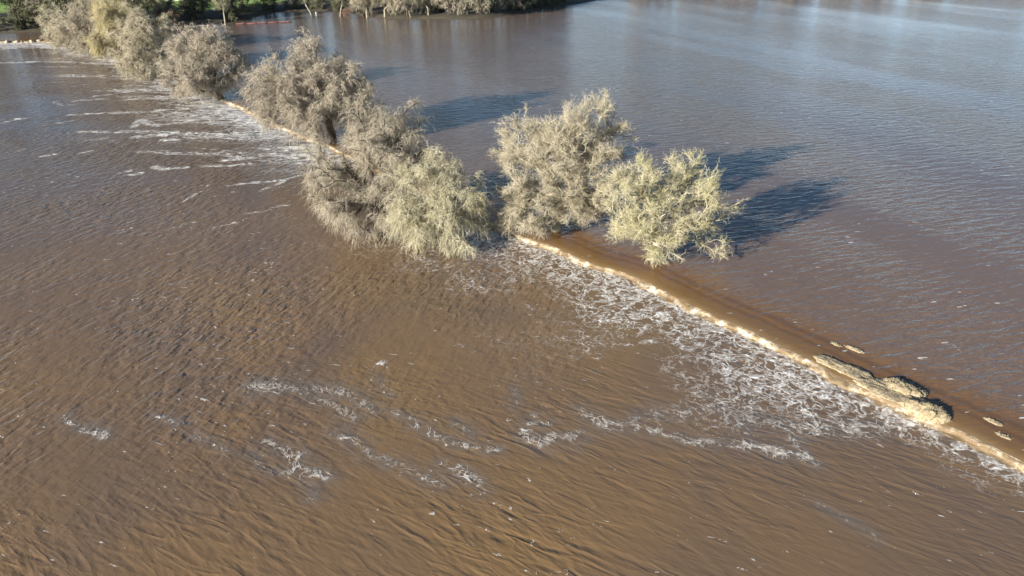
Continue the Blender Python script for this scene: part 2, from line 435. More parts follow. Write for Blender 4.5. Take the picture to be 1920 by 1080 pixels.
# the churned apron below the spill on the near side of the trees
clump = fbm(xs * 0.11, ys * 0.11, 5, 3)
reach = 3.6 + 10.5 * np.clip((clump - 0.28) * 2.2, 0, 1) 
reach = reach * np.clip((41.5 - xs) / 4.0, 0.10, 1)
nearside = 1 / (1 + np.exp((ys - 104) / 4.0))
ap = np.clip(1.15 - np.clip(sd, 0, None) / reach, 0, 1) ** 0.8 * nearside
core = np.exp(-np.clip(sd, 0, None) / (2.3 + 2.6 * np.exp(-((ys - 60) / 11.0) ** 2)))       # whitest right under the lip
f_ = np.maximum(f_, nearside * np.clip((43.2 - xs) / 2, 0.35, 1) * core * (0.75 + 0.7 * clump))
f_ = np.maximum(f_, nearside * 1.1 * np.exp(-((sd - 1.0) / 1.3) ** 2))
f_ = np.maximum(f_, ap ** 1.05 * (0.34 + 0.18 * np.exp(-((ys - 60) / 12.0) ** 2) + 0.62 * fbm(xs * 0.22, ys * 0.22, 21, 3)))
# broken flecks drifting further out
fl = np.exp(-(np.clip(sd, 0, None) / 22.0) ** 2) * nearside * np.clip((40 - xs) / 6, 0, 1) * 0.62 / (1 + np.exp(-(ys - 48.5 + xs * 0.05) / 1.3)) * np.clip(fbm(xs * 0.16, ys * 0.16, 31, 3) * 2.2 - 0.6, 0, 1)
f_ = np.maximum(f_, fl)
# beyond the trees the spill runs off in long streaks
farside = 1 - 1 / (1 + np.exp((ys - 118) / 5.0))
reach2 = 8 + 30 * np.clip(fbm(xs * 0.03, ys * 0.06, 41, 3) * 1.6 - 0.3, 0, 1)
ap2 = np.clip(1.1 - np.clip(sd, 0, None) / reach2, 0, 1) * farside * np.clip(fbm(xs * 0.025, ys * 0.30 + xs * 0.03, 45, 3) * 3.2 - 0.95, 0.15, 1)
s_ = np.maximum(s_, 1.5 * farside * np.exp(-(np.clip(sd, 0, None) / 9.0) ** 2) * np.clip(fbm(xs * 0.05, ys * 0.22, 49, 3) * 2.4 - 0.3, 0, 1))
s_ = np.maximum(s_, 1.2 * ap2 * (0.62 + 0.7 * fbm(xs * 0.06, ys * 0.2, 43, 3)))
s_ = np.maximum(s_, farside * 0.34 * np.exp(-(np.clip(sd, 0, None) / 42.0) ** 2) * (0.4 + 1.1 * fbm(xs * 0.02, ys * 0.1, 47, 3)))
slick[near] = k_; foam[near] = f_; streak[near] = s_
chop = np.clip(0.5 + (Y - 62) / 40 - X / 60, 0, 1); chop = chop * np.clip(1.2 - (X + 5) / 30, 0, 1)
chop = np.where((Y > 54) | (X < -22), chop, chop * 0.3)
chop = 1 / (1 + np.exp(-(Y - 58 - X * 0.45 + (fbm(X * 0.05, Y * 0.05, 51, 2) - .5) * 20) / 6.0)) * np.clip(1.0 - (X - 2) / 22, 0, 1)
Zl = np.full(len(X), Z_LOW)
lw = obj("floodwater", mesh_np("floodwater", np.stack([X, Y, Zl], 1), quads=grid_quads(len(ay), len(ax)), attrs={"foam": foam, "streak": streak, "chop": chop, "slick": slick}), MAT_LOW)
tag(lw, "brown silty floodwater below the spill with lacy white foam", kind="structure")

# upper water: strips parallel to the lip
vs = np.array([0, .25, .5, .8, 1.2, 1.7, 2.3, 3, 4, 5, 6.2, 7.5, 9, 11, 14, 18, 25, 40, 70, 120, 200, 320, 500, 800, 1300])
zs = np.where(vs < 1.7, -0.10 * (1 - vs / 1.7) ** 2, 0.0)
sel = slice(None, None, 4)
lp, ln = lip_pts[sel], nrm[sel]
N0 = np.array([0.72, 0.694])                   # one common direction further out, so that the strips never cross
V = np.concatenate([np.concatenate([lp + ln * min(v, 9) + N0 * max(v - 9, 0), np.full((len(lp), 1), z)], 1) for v, z in zip(vs, zs)])
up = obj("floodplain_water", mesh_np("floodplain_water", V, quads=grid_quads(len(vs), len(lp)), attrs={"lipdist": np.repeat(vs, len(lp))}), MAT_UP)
tag(up, "wide calm floodwater above the levee, brown near and blue grey far off", kind="structure")

# the spill itself: a ragged sheet of frothy water falling over the lip, facing the sun
t = NT("spilling_water")
P = t.pos()
n1 = t.noise(P, 1.7, 5, 0.7); n2 = t.noise(P, 0.30, 4, 0.65)
c = t.ramp(n1, [(0.34, (0.18, 0.12, 0.06)), (0.47, (0.40, 0.31, 0.19)), (0.60, (0.60, 0.55, 0.47))])
t.set(Base_Color=t.mix(t.smooth(n2, 0.43, 0.56, 0, 0.9), c, (0.20, 0.135, 0.07)), Roughness=0.45, IOR=1.333, Normal=t.bump(n1, 0.8, 0.25))
MAT_SPILL = t.mat
prof = [(0.16, -0.06), (0.0, -0.10), (-0.12, -0.16), (-0.26, -0.27), (-0.38, -0.38), (-0.52, -0.45), (-0.75, -0.50), (-1.0, -0.56)]
slack = 0.35 + 1.1 * np.clip(fbm(lip_s * 0.35, lip_s * 0, 63, 4) * 2.2 - 0.6, 0, 1)     # how far the water throws, tongue by tongue
rows = []
for i, (v, z) in enumerate(prof):
    j = (fbm(lip_s * 0.9, lip_s * 0 + i * 0.7, 61, 3) - 0.5) * (0.0 if i < 1 else 1.0 if i > 2 else 0.45)
    jz = (fbm(lip_s * 1.4, lip_s * 0 + i * 1.7, 67, 3) - 0.5) * (0.0 if i < 1 else 0.26)
    if i == len(prof) - 1: jz = jz * 0
    rows.append(np.concatenate([lip_pts + nrm * ((v if v > 0 else v * slack) + j * np.where(i > 0, slack, 1))[:, None], (z + jz)[:, None]], 1))
fall = obj("spill", mesh_np("spill", np.concatenate(rows), quads=grid_quads(len(prof), len(lip_pts))), MAT_SPILL)
tag(fall, "cream line of frothy water falling over the drowned levee edge", kind="structure")

# ------------------------------------------------------------------ ground beyond the flood
SHORE = [(-3000, 330), (-800, 300), (-420, 282), (-260, 280), (-196, 281), (-160, 287), (-122, 303), (-117, 322), (-112, 347), (-78, 349), (-66, 330), (-50, 320), (-14, 322), (0, 334), (10, 352), (24, 368), (33, 379),
         (46, 398), (90, 416), (160, 428), (260, 432), (500, 440), (1200, 470), (3000, 520)]
sp, ss = resample(np.array(SHORE, float), 4.0)
offs = [(-4, -1.2), (0, -0.15), (2, 0.5), (6, 1.0), (20, 1.3), (60, 1.5), (160, 2), (500, 3), (1500, 4), (6000, 6)]
Vg = []
for o_, z in offs:
    jy = (fbm(sp[:, 0] * 0.12, sp[:, 0] * 0 + o_, 71, 3) - 0.5) * (3 if o_ < 30 else 0)
    jz = (fbm(sp[:, 0] * 0.2, sp[:, 0] * 0 + o_, 73, 3) - 0.5) * (0.6 if 0 < o_ < 100 else 0)
    Vg.append(np.stack([sp[:, 0], sp[:, 1] + o_ + jy, np.full(len(sp), z) + jz], 1))
t = NT("field_ground")
P = t.pos()
g = t.noise(P, 0.03, 4, 0.6)
fld = t.ramp(g, [(0.34, (0.15, 0.23, 0.05)), (0.55, (0.21, 0.33, 0.055)), (0.7, (0.24, 0.35, 0.08))])
edge = t.attr("inland")
t.set(Base_Color=t.mix(t.smooth(t.math('ADD', edge, t.math('MULTIPLY', t.noise(P, 0.05, 3), 24.0)), 52.0, 72.0), t.mix(t.noise(P, 0.4, 4), (0.05, 0.043, 0.028), (0.10, 0.085, 0.055)), fld), Roughness=0.9, Normal=t.bump(t.noise(P, 1.5, 3), 0.6, 0.4))
gr = obj("ground", mesh_np("ground", np.concatenate(Vg), quads=grid_quads(len(offs), len(sp)), attrs={"inland": np.repeat([o_ for o_, z in offs], len(sp))}), t.mat)
tag(gr, "green fields beyond the far edge of the flood", kind="structure")

# ------------------------------------------------------------------ trees
def bark_material(name, a, b):
    t = NT(name)
    P = t.objco()
    t.set(Base_Color=t.mix(t.smooth(t.noise(P, 1.3, 4, 0.6), 0.4, 0.62), a, b), Roughness=0.85, Normal=t.bump(t.noise(t.mapping(P, 0, (6, 6, 1.5)), 1, 3), 0.6, 0.05))
    return t.mat

def twig_material(name, a, b, c):
    t = NT(name)
    n = t.noise(t.objco(), 0.28, 3, 0.6)
    cc = t.mix(t.smooth(n, 0.40, 0.62), a, b)
    t.set(Base_Color=t.mix(t.smooth(t.attr("tone"), 0.55, 0.95), cc, c), Roughness=0.8)
    t.bsdf.inputs["Specular IOR Level"].default_value = 0.25
    return t.mat

BARK_DARK = bark_material("dark_bark", (0.055, 0.04, 0.03), (0.12, 0.095, 0.07))
BARK_GREY = bark_material("grey_bark", (0.13, 0.105, 0.075), (0.36, 0.31, 0.22))
BARK_PALE = bark_material("pale_lichen_bark", (0.28, 0.25, 0.18), (0.44, 0.40, 0.29))
TW_CREAM = twig_material("cream_twigs", (0.40, 0.345, 0.225), (0.50, 0.435, 0.31), (0.74, 0.68, 0.54))
TW_GREY = twig_material("grey_twigs", (0.34, 0.29, 0.215), (0.46, 0.40, 0.31), (0.75, 0.67, 0.54))
TW_LICHEN = twig_material("lichen_twigs", (0.46, 0.43, 0.20), (0.54, 0.49, 0.33), (0.78, 0.71, 0.52))
TW_YELLOW = twig_material("yellow_green_twigs", (0.46, 0.40, 0.19), (0.54, 0.465, 0.28), (0.70, 0.62, 0.42))
TW_PALE = twig_material("pale_green_twigs", (0.46, 0.42, 0.25), (0.57, 0.52, 0.36), (0.74, 0.69, 0.53))
TW_TAN = twig_material("tan_twigs", (0.36, 0.315, 0.225), (0.46, 0.40, 0.30), (0.68, 0.61, 0.49))
TW_OLIVE = twig_material("olive_leaves", (0.23, 0.235, 0.13), (0.34, 0.33, 0.21), (0.48, 0.45, 0.31))
TW_DARK = twig_material("dark_leaves", (0.10, 0.115, 0.06), (0.17, 0.175, 0.10), (0.28, 0.27, 0.17))
TW_RUST = twig_material("rusty_twigs", (0.25, 0.14, 0.09), (0.33, 0.20, 0.14), (0.42, 0.30, 0.22))

def tube_mesh(name, chains, sides=6):
    """tapered tubes along chains of (point, radius)"""
    V, Q, T = [], [], []
    off = 0
    ang = np.linspace(0, 2 * np.pi, sides, endpoint=False)
    for pts, rad in chains:
        pts = np.asarray(pts, float); rad = np.asarray(rad, float); n = len(pts)
        if n < 2: continue
        tg = np.gradient(pts, axis=0); tg /= np.linalg.norm(tg, axis=1)[:, None] + 1e-9
        ref = np.array([0.31, 0.87, 0.38]); u = np.cross(tg, ref); u /= np.linalg.norm(u, axis=1)[:, None] + 1e-9
        w = np.cross(tg, u)
        ring = pts[:, None, :] + rad[:, None, None] * (np.cos(ang)[None, :, None] * u[:, None, :] + np.sin(ang)[None, :, None] * w[:, None, :])
        V.append(ring.reshape(-1, 3))
        i = (np.arange(n - 1)[:, None] * sides + np.arange(sides)[None, :]); j = (np.arange(n - 1)[:, None] * sides + (np.arange(sides)[None, :] + 1) % sides)
        Q.append(np.stack([i, j, j + sides, i + sides], -1).reshape(-1, 4) + off)
        V.append(pts[-1:] + tg[-1:] * rad[-1]); tip = off + n * sides
        l = off + (n - 1) * sides + np.arange(sides)
        T.append(np.stack([l, off + (n - 1) * sides + (np.arange(sides) + 1) % sides, np.full(sides, tip)], 1))
        off = tip + 1
    return mesh_np(name, np.concatenate(V), np.concatenate(T), np.concatenate(Q))

def grow(lobes, rng, trunk_r, fork, lean, n_per, step=0.8, wig=0.16):
    """branch skeleton that reaches a cloud of points filling the crown lobes; returns nodes, parents, radii, tips"""
    pts, outw = [], []
    for x, y, z, rx, rz in lobes:
        ry = 0.5 * (rx + rz) * 0.95
        n = max(8, int(n_per * 2.2 * (rx * ry * rz) ** 0.66))
        nc = max(7, n // 7)
        d = rng.normal(size=(nc, 3)); d /= np.linalg.norm(d, axis=1)[:, None]
        r = (0.40 + 0.60 * rng.random(nc) ** 0.5) * (0.80 + 0.42 * rng.random(nc))
        ci = rng.integers(0, nc, n)
        size = min(0.33 * (rx * ry * rz) ** (1 / 3), 1.2)
        d = d[ci]
        p = np.array([x, y, z]) + d * r[ci][:, None] * np.array([rx, ry, rz]) + rng.normal(size=(n, 3)) * size * np.array([0.62, 0.62, 0.55])
        k = p[:, 2] > 0.5
        pts.append(p[k]); outw.append(d[k])
    pts = np.concatenate(pts); outw = np.concatenate(outw)
    F = np.array([lean[0], lean[1], fork])
    nt = max(3, int(fork / 0.7))
    nodes = [np.array([lean[0] * (i / nt) ** 1.5, lean[1] * (i / nt) ** 1.5, -1.2 + (fork + 1.2) * i / nt]) + (rng.normal(size=3) * 0.05 if 0 < i < nt else 0) for i in range(nt + 1)]
    par = [-1] + list(range(nt)); plen = [0.0] * (nt + 1)
    dirs = [np.array([0, 0, 1.0])] * (nt + 1)
    order = np.argsort(np.linalg.norm(pts - F, axis=1))
    tips = []
    for oi in order:
        p = pts[oi]
        N = np.array(nodes); PL = np.array(plen)
        d = np.linalg.norm(N - p, axis=1)
        cost = d + 0.30 * PL
        cost[:max(1, nt - 1)] += 4.0
        # do not branch backwards
        back = np.einsum('ij,ij->i', p - N, np.array(dirs)) / (d + 1e-6)
        cost = cost + np.clip(0.2 - back, 0, 2) * 2.2
        q = int(np.argmin(cost)); dq = d[q]
        n = max(1, int(dq / step))
        c = N[q] + dirs[q] * dq * 0.40 + np.array([0, 0, 0.10 * dq])
        prev = q
        for i in range(1, n + 1):
            u = i / n
            b = (1 - u) ** 2 * N[q] + 2 * u * (1 - u) * c + u * u * p
            if i < n: b = b + rng.normal(size=3) * wig
            dv = b - nodes[prev]; L = np.linalg.norm(dv) + 1e-6
            nodes.append(b); par.append(prev); plen.append(plen[prev] + L); dirs.append(dv / L)
            prev = len(nodes) - 1
        tips.append((prev, oi))
    n = len(nodes); r = np.zeros(n); acc = np.zeros(n)
    for i in range(n - 1, -1, -1):
        r[i] = max(acc[i], 0.022 ** 2.3)
        if par[i] >= 0: acc[par[i]] += r[i]
    r = r ** (1 / 2.3)
    r *= (trunk_r / r[nt])
    r = np.clip(r, 0.022, trunk_r * 0.62)
    for i in range(nt + 1): r[i] = trunk_r * (1.0 + 0.45 * (1 - i / nt) ** 2)
    return np.array(nodes), par, r, tips, pts, outw, nt

def chains_of(nodes, par, r, nt):
    """split the skeleton into the trunk and, for each limb leaving it, a list of chains"""
    kids = [[] for _ in par]
    for i, p in enumerate(par):
        if p >= 0: kids[p].append(i)
    trunk = [(nodes[:nt + 1], r[:nt + 1])]
    limbs = []
    for t0 in range(nt + 1):
        for k in kids[t0]:
            if k <= nt: continue
            out = []; stack = [(t0, k)]
            while stack:
                a, b = stack.pop()
                ids = [a, b]
                while kids[ids[-1]]:
                    ch = sorted(kids[ids[-1]], key=lambda i: -r[i])
                    for c2 in ch[1:]: stack.append((ids[-1], c2))
                    ids.append(ch[0])
                rr = r[ids].copy(); rr[0] = min(rr[0], rr[1] * 1.15)
                out.append((nodes[ids], rr))
            limbs.append(out)
    return trunk, limbs

def twig_mesh(name, O, D, L, W, droop, rng):
    """tapered three-sided twigs, bent by their weight"""
    n = len(O)
    side = np.cross(D, rng.normal(size=(n, 3))); side /= np.linalg.norm(side, axis=1)[:, None] + 1e-9
    up = np.cross(side, D)
    bend = side * ((rng.random(n) - 0.5) * 0.5 * L)[:, None]
    M = O + D * (L * 0.5)[:, None] + bend * 0.5; M[:, 2] -= droop * L * 0.22
    E = O + D * L[:, None] + bend * 0.6; E[:, 2] -= droop * L * 0.85
    V = np.zeros((n, 7, 3))
    for kk, a in enumerate((0, 2.094, 4.189)):
        o = (np.cos(a) * side + np.sin(a) * up)
        V[:, kk] = O + o * (W * 0.5)[:, None]
        V[:, 3 + kk] = M + o * (W * 0.38)[:, None]
    V[:, 6] = E
    b = (np.arange(n) * 7)[:, None, None]
    q = np.array([[0, 1, 4, 3], [1, 2, 5, 4], [2, 0, 3, 5]])[None] + b
    tr = np.array([[3, 4, 6], [4, 5, 6], [5, 3, 6]])[None] + b
    tone = np.repeat(rng.random(n), 7)
    V = V.reshape(-1, 3); V[:, 2] = np.maximum(V[:, 2], -0.6)
    return mesh_np(name, V, tr.reshape(-1, 3), q.reshape(-1, 4), attrs={"tone": tone})

def sprays(nodes, par, tips, pts, outw, rng, per, length, width, spread, up, droop, name):
    """branchlets round the ends of the branches, each carrying finer twigs along its length"""
    idx = np.array([a for a, b in tips]); oi = np.array([b for a, b in tips])
    parents = np.array(par)[idx]
    A = nodes[idx]; B = nodes[parents]
    nb = max(3, int(per / 9)); n = len(idx) * nb
    ti = np.repeat(np.arange(len(idx)), nb)
    u = rng.random(n)[:, None] ** 1.5
    O = A[ti] * (1 - u) + B[ti] * u + rng.normal(size=(n, 3)) * 0.10
    bd = A - B; bd /= np.linalg.norm(bd, axis=1)[:, None] + 1e-9
    D = outw[oi][ti] * 0.45 + bd[ti] * 0.45 + rng.normal(size=(n, 3)) * (spread + 0.12)
    D[:, 2] += up
    D /= np.linalg.norm(D, axis=1)[:, None]
    L = length * (0.5 + 0.8 * rng.random(n))
    W = width * 1.35 * (0.7 + 0.6 * rng.random(n))
    dr = droop * (0.4 + 1.2 * rng.random(n))
    # the fine twigs
    nt = 6; m = n * nt
    bi = np.repeat(np.arange(n), nt)
    t_ = rng.random(m) ** 0.8
    O2 = O[bi] + D[bi] * (L[bi] * t_)[:, None]; O2[:, 2] -= dr[bi] * L[bi] * 0.85 * t_ ** 2
    D2 = D[bi] * 0.75 + rng.normal(size=(m, 3)) * (spread + 0.15); D2[:, 2] += up * 0.6 - dr[bi] * t_ * 0.9
    D2 /= np.linalg.norm(D2, axis=1)[:, None]
    L2 = length * (0.28 + 0.50 * rng.random(m)); W2 = width * (0.55 + 0.6 * rng.random(m))
    dr2 = droop * (0.4 + 1.2 * rng.random(m))
    c = np.concatenate
    return twig_mesh(name, c([O, O2]), c([D, D2]), c([L, L2]), c([W, W2]), c([dr, dr2]), rng)

def build_tree(name, label, group, base, lobes, seed, bark, twig, trunk_r=0.5, fork=3.5, lean=(0, 0), n_per=3.0, per=55, length=1.25, width=0.034,
               spread=0.45, up=0.15, droop=0.25, cat="tree", rz=0.0, roots=False, z=0.0):
    rng = np.random.default_rng(seed)
    nodes, par, r, tips, pts, outw, nt = grow(lobes, rng, trunk_r, fork, lean, n_per)
    root = empty(name, (base[0], base[1], z), rz)
    tag(root, label, cat, group)
    trunk, limbs = chains_of(nodes, par, r, nt)
    obj("trunk", tube_mesh("trunk", trunk, 8), bark, root)
    for ch in limbs:
        obj("limb", tube_mesh("limb", ch, 5), bark, root)
    if roots:
        rc = []
        for a in np.linspace(0, 6.28, 9)[:-1]:
            aa = a + rng.normal() * 0.3; L = 1.1 + rng.random() * 1.2
            p = [np.array([math.cos(aa), math.sin(aa), 0]) * L * f + np.array([0, 0, 0.75 * (1 - f) ** 1.5 - 0.12]) for f in (0.1, 0.4, 0.7, 1.0)]
            rc.append((np.array(p), np.array([0.30, 0.22, 0.15, 0.07])))
        tag(obj("root", tube_mesh("root", rc, 5), BARK_PALE, root), kind="stuff")
    cr = obj("crown", sprays(nodes, par, tips, pts, outw, rng, per, length, width, spread, up, droop, "crown"), twig, root)
    cr["kind"] = "stuff"
    return root

TREES = {'T1': ((19.2, 81.7), [(-4.5, -1, 10.7, 2.7, 2.9), (-5.0, -1, 7.9, 2.7, 2.9), (0.1, 2.5, 10.8, 3.7, 2.8), (3.8, 1.5, 11.5, 2.5, 2.7), (5.0, 1, 6.7, 2.9, 3.6), (-0.8, -2, 7.9, 3.6, 3.8), (-2.3, -2.5, 4.9, 3.0, 2.4), (3.6, -1.5, 4.5, 2.6, 2.3), (7.3, -0.5, 2.2, 1.7, 1.0), (3.1, 4, 7.7, 3.1, 3.3), (-4.8, -1.5, 5.6, 2.0, 1.8), (-0.2, -1.5, 2.8, 2.3, 1.7), (4.8, -1, 9.6, 2.1, 2.8), (-2.6, 0, 9.3, 2.7, 2.8)]),
    'T2': ((6.1, 91.8), [(-4.3, 2, 12.7, 3.5, 4.0), (1.1, 1, 14.6, 4.2, 3.4), (5.5, 2.5, 14.8, 3.8, 3.2), (9.1, 3, 12.2, 1.9, 2.5), (-5.5, 0, 8.2, 3.1, 3.7), (-1.1, -1.5, 10.2, 4.2, 4.2), (4.1, 0, 9.7, 4.0, 3.8), (-4.7, -2.5, 4.8, 3.1, 3.2), (2.3, -2, 6.2, 3.3, 2.5), (5.7, -1, 5.8, 2.4, 2.5), (1.6, 5, 8.9, 4.6, 4.0), (-6.3, -1, 3.4, 2.4, 2.8), (4.5, 0, 2.6, 2.7, 1.9), (8.0, 1, 8.6, 2.2, 3.1), (-2.5, -2.5, 4.0, 2.8, 2.2), (5.2, 0.5, 3.7, 3.0, 2.4)]),
    'T3': ((-19.0, 93.1), [(-1.0, 2.5, 14.4, 4.3, 3.1), (3.6, 3.5, 13.6, 3.4, 3.3), (-4.6, 0, 10.8, 4.1, 3.3), (1.4, -0.5, 10.2, 4.8, 4.0), (5.6, 4, 10.7, 2.1, 4.2), (-7.4, -1, 9.7, 3.3, 2.5), (-4.5, -2.5, 6.7, 4.0, 3.5), (-0.9, -3.5, 3.9, 4.3, 3.5), (-5.9, -3, 3.7, 2.2, 3.0), (2.9, -1, 5.3, 3.4, 3.9), (-0.6, 6, 8.9, 4.7, 4.1)]),
    'T4': ((-9.6, 87.5), [(-0.4, 1.5, 9.5, 3.2, 2.8), (-3.6, 0, 6.7, 3.2, 3.6), (1.8, 0, 7.0, 3.4, 3.6), (3.7, 1.5, 7.6, 1.9, 2.6), (-1.8, -2, 2.9, 3.7, 3.6), (2.6, -1.5, 2.7, 2.4, 3.6), (-4.0, -1, 4.0, 2.7, 3.5), (-0.1, 3.5, 5.3, 3.3, 3.1)]),
    'T5': ((-35.6, 135.2), [(-3.0, 2.5, 15.9, 4.3, 3.9), (-7.5, 0, 13.2, 4.3, 3.6), (0.7, 1.5, 12.4, 5.6, 4.5), (4.3, 2.5, 10.2, 4.4, 3.9), (-10.9, 0, 11.2, 3.3, 3.9), (-8.6, -2.5, 8.3, 4.6, 3.8), (-4.9, -4, 5.9, 4.3, 3.0), (-2.0, -1.5, 9.6, 5.6, 4.3), (3.5, 0, 7.7, 3.9, 3.5), (6.9, 3, 7.5, 1.9, 3.5), (-2.8, 7, 11.9, 5.9, 4.5), (-11.5, -1, 9.0, 3.3, 3.6), (0.0, -2, 5.1, 3.5, 2.8), (5.4, 0, 5.6, 3.5, 3.3)]),
    'T6': ((-71.8, 172.9), [(-4.2, 2.5, 12.6, 6.1, 4.2), (0.9, 1.5, 12.0, 4.9, 5.1), (-6.7, 0, 8.3, 5.5, 5.4), (-1.8, 0, 7.3, 6.6, 5.5), (3.1, 2, 8.2, 3.2, 4.9), (-6.1, -4, 4.7, 4.8, 3.3), (-2.1, -3, 5.1, 5.4, 4.2), (-4.0, 7, 9.6, 6.0, 4.7)]),
    'T7': ((-100.5, 204.3), [(-4.5, 0, 8.3, 6.4, 7.4), (-7.2, -3, 3.8, 4.0, 5.6), (-1.1, 3, 9.0, 6.5, 6.8), (1.5, 2, 5.4, 4.8, 5.7), (-2.2, -5, 3.1, 5.7, 4.2), (-6.1, 3, 12.2, 4.7, 6.4), (-5.4, 8, 7.1, 6.3, 6.6)]),
    'T8': ((-129.4, 232.5), [(4.7, 0, 12.7, 5.3, 7.1), (2.6, -2, 7.5, 4.5, 6.3), (0.8, -3, 3.6, 3.4, 3.6), (4.7, 3, 9.2, 4.6, 7.6), (0.2, 7, 9.5, 5.4, 6.1)]),
    'T9': ((-147.8, 244.6), [(-3.1, 0, 7.5, 5.2, 4.6), (-2.8, -4, 4.4, 4.7, 3.3), (-0.3, 0, 5.1, 4.8, 5.0), (-6.0, 6, 6.3, 4.5, 4.7)]),
    'T10': ((-135.8, 239.5), [(-6.0, 2, 8.4, 5.5, 6.6), (-2.6, -3, 5.0, 5.0, 4.9), (-0.1, 2, 7.6, 4.7, 6.6), (-2.5, 3, 10.4, 4.7, 5.8), (-7.1, 8, 6.8, 5.2, 5.5)])}
ROW = "bare trees along the drowned levee"
build_tree("bare_tree", "short gnarled tree with yellow green lichen and exposed roots in the upper water", ROW, *TREES["T1"], 101, BARK_PALE, TW_LICHEN,
           trunk_r=0.55, fork=3.2, lean=(-0.5, 0.3), n_per=4.0, per=46, length=1.15, width=0.030, spread=0.55, up=0.30, droop=0.10, roots=True)
build_tree("bare_tree", "tall twin crowned tree with a pale slanting trunk, above the levee", ROW, *TREES["T2"], 102, BARK_PALE, TW_CREAM,
           trunk_r=0.6, fork=5.0, lean=(1.6, 0.3), n_per=4.6, per=74, length=1.2, width=0.029, up=0.28, droop=0.18)
build_tree("bare_tree", "widest weeping tree, its long fronds hanging over the lower water by a dark diagonal limb", ROW, *TREES["T3"], 103, BARK_DARK, TW_TAN,
           trunk_r=0.65, fork=4.2, lean=(0.2, 0.2), n_per=3.0, per=72, length=1.5, width=0.031, up=0.02, droop=0.55)
build_tree("bare_tree", "small bushy weeping tree at the row's near end, fronds touching the lower water", ROW, *TREES["T4"], 104, BARK_GREY, TW_PALE,
           trunk_r=0.42, fork=2.6, lean=(0.3, 0.0), n_per=3.6, per=64, length=1.5, width=0.036, up=0.02, droop=0.6)
build_tree("bare_tree", "grey domed tree with a dark forking trunk beside a long white spill", ROW, *TREES["T5"], 105, BARK_DARK, TW_GREY,
           trunk_r=0.7, fork=5.2, lean=(-0.6, 0.2), n_per=3.8, per=58, length=1.55, width=0.045, up=0.08, droop=0.45)
build_tree("bare_tree", "grey tree with a dark trunk where the white spill ends", ROW, *TREES["T6"], 106, BARK_DARK, TW_GREY,
           trunk_r=0.65, fork=4.5, lean=(-0.8, 0.2), n_per=3.2, per=52, length=1.7, width=0.055, up=0.06, droop=0.45)
build_tree("bare_tree", "broad tan tree with a dark leaning trunk between grey and yellow green trees", ROW, *TREES["T7"], 107, BARK_DARK, TW_CREAM,
           trunk_r=0.65, fork=4.5, lean=(-1.0, 0.2), n_per=2.6, per=52, length=1.9, width=0.065, up=0.05, droop=0.45)
build_tree("bare_tree", "tall yellow green tree farther along the row, hanging over the lower water", ROW, *TREES["T8"], 108, BARK_GREY, TW_YELLOW,
           trunk_r=0.6, fork=4.0, lean=(1.0, 0.0), n_per=2.6, per=52, length=2.0, width=0.07, up=0.02, droop=0.5)
build_tree("bare_tree", "small pale grey tree with a leaning dark stem near the far row of pale rocks", ROW, *TREES["T9"], 109, BARK_DARK, TW_CREAM,
           trunk_r=0.4, fork=2.6, lean=(-1.4, 0.0), n_per=2.8, per=48, length=1.7, width=0.065, up=0.06, droop=0.35)
build_tree("bare_tree", "tan bushy tree between the small pale grey tree and the tall yellow green one", ROW, *TREES["T10"], 110, BARK_DARK, TW_TAN,
           trunk_r=0.5, fork=3.4, lean=(-2.0, 0.3), n_per=2.6, per=48, length=1.9, width=0.07, up=0.06, droop=0.4)

# --- trees on the far bank: each built once per kind, then copied with its parts
def far_lobes(rng, H, R, low):
    out = [(0, 0, H * 0.72, R * 0.62, H * 0.26)]
    for i in range(6):
        a = i * 1.05 + rng.random() * 0.6; rr = R * (0.45 + 0.25 * rng.random())
        out.append((math.cos(a) * rr, math.sin(a) * rr, H * (low + (0.85 - low) * rng.random()), R * (0.38 + 0.15 * rng.random()), H * (0.15 + 0.08 * rng.random())))
    return out

KINDS = {}
def far_kind(key, seed, H, R, low, bark, twig, **kw):
    rng = np.random.default_rng(seed)
    KINDS[key] = dict(base=(0, 0), lobes=far_lobes(rng, H, R, low), seed=seed, bark=bark, twig=twig, **kw)
far_kind("grey", 201, 17, 7.0, 0.22, BARK_DARK, TW_TAN, trunk_r=0.4, fork=3.4, n_per=1.0, per=30, length=2.2, width=0.10, up=0.05, droop=0.3)
far_kind("thin", 202, 14, 4.5, 0.5, BARK_PALE, TW_OLIVE, trunk_r=0.30, fork=5.0, lean=(-2.2, 0), n_per=1.3, per=22, length=1.8, width=0.09, up=0.2, droop=0.1)
far_kind("green", 203, 19, 9.0, 0.12, BARK_DARK, TW_OLIVE, trunk_r=0.5, fork=3.0, n_per=1.0, per=36, length=2.1, width=0.15, up=0.1, droop=0.2)
far_kind("dark", 204, 15, 8.5, 0.06, BARK_DARK, TW_DARK, trunk_r=0.5, fork=1.8, n_per=1.0, per=42, length=1.9, width=0.17, up=0.1, droop=0.2)
far_kind("rust", 205, 6, 4.0, 0.2, BARK_DARK, TW_RUST, trunk_r=0.2, fork=1.2, n_per=2.0, per=30, length=1.4, width=0.08, up=0.1, droop=0.2)
far_kind("cream", 206, 17, 6.5, 0.12, BARK_PALE, TW_CREAM, trunk_r=0.4, fork=2.6, n_per=1.0, per=32, length=2.3, width=0.10, up=0.02, droop=0.5)

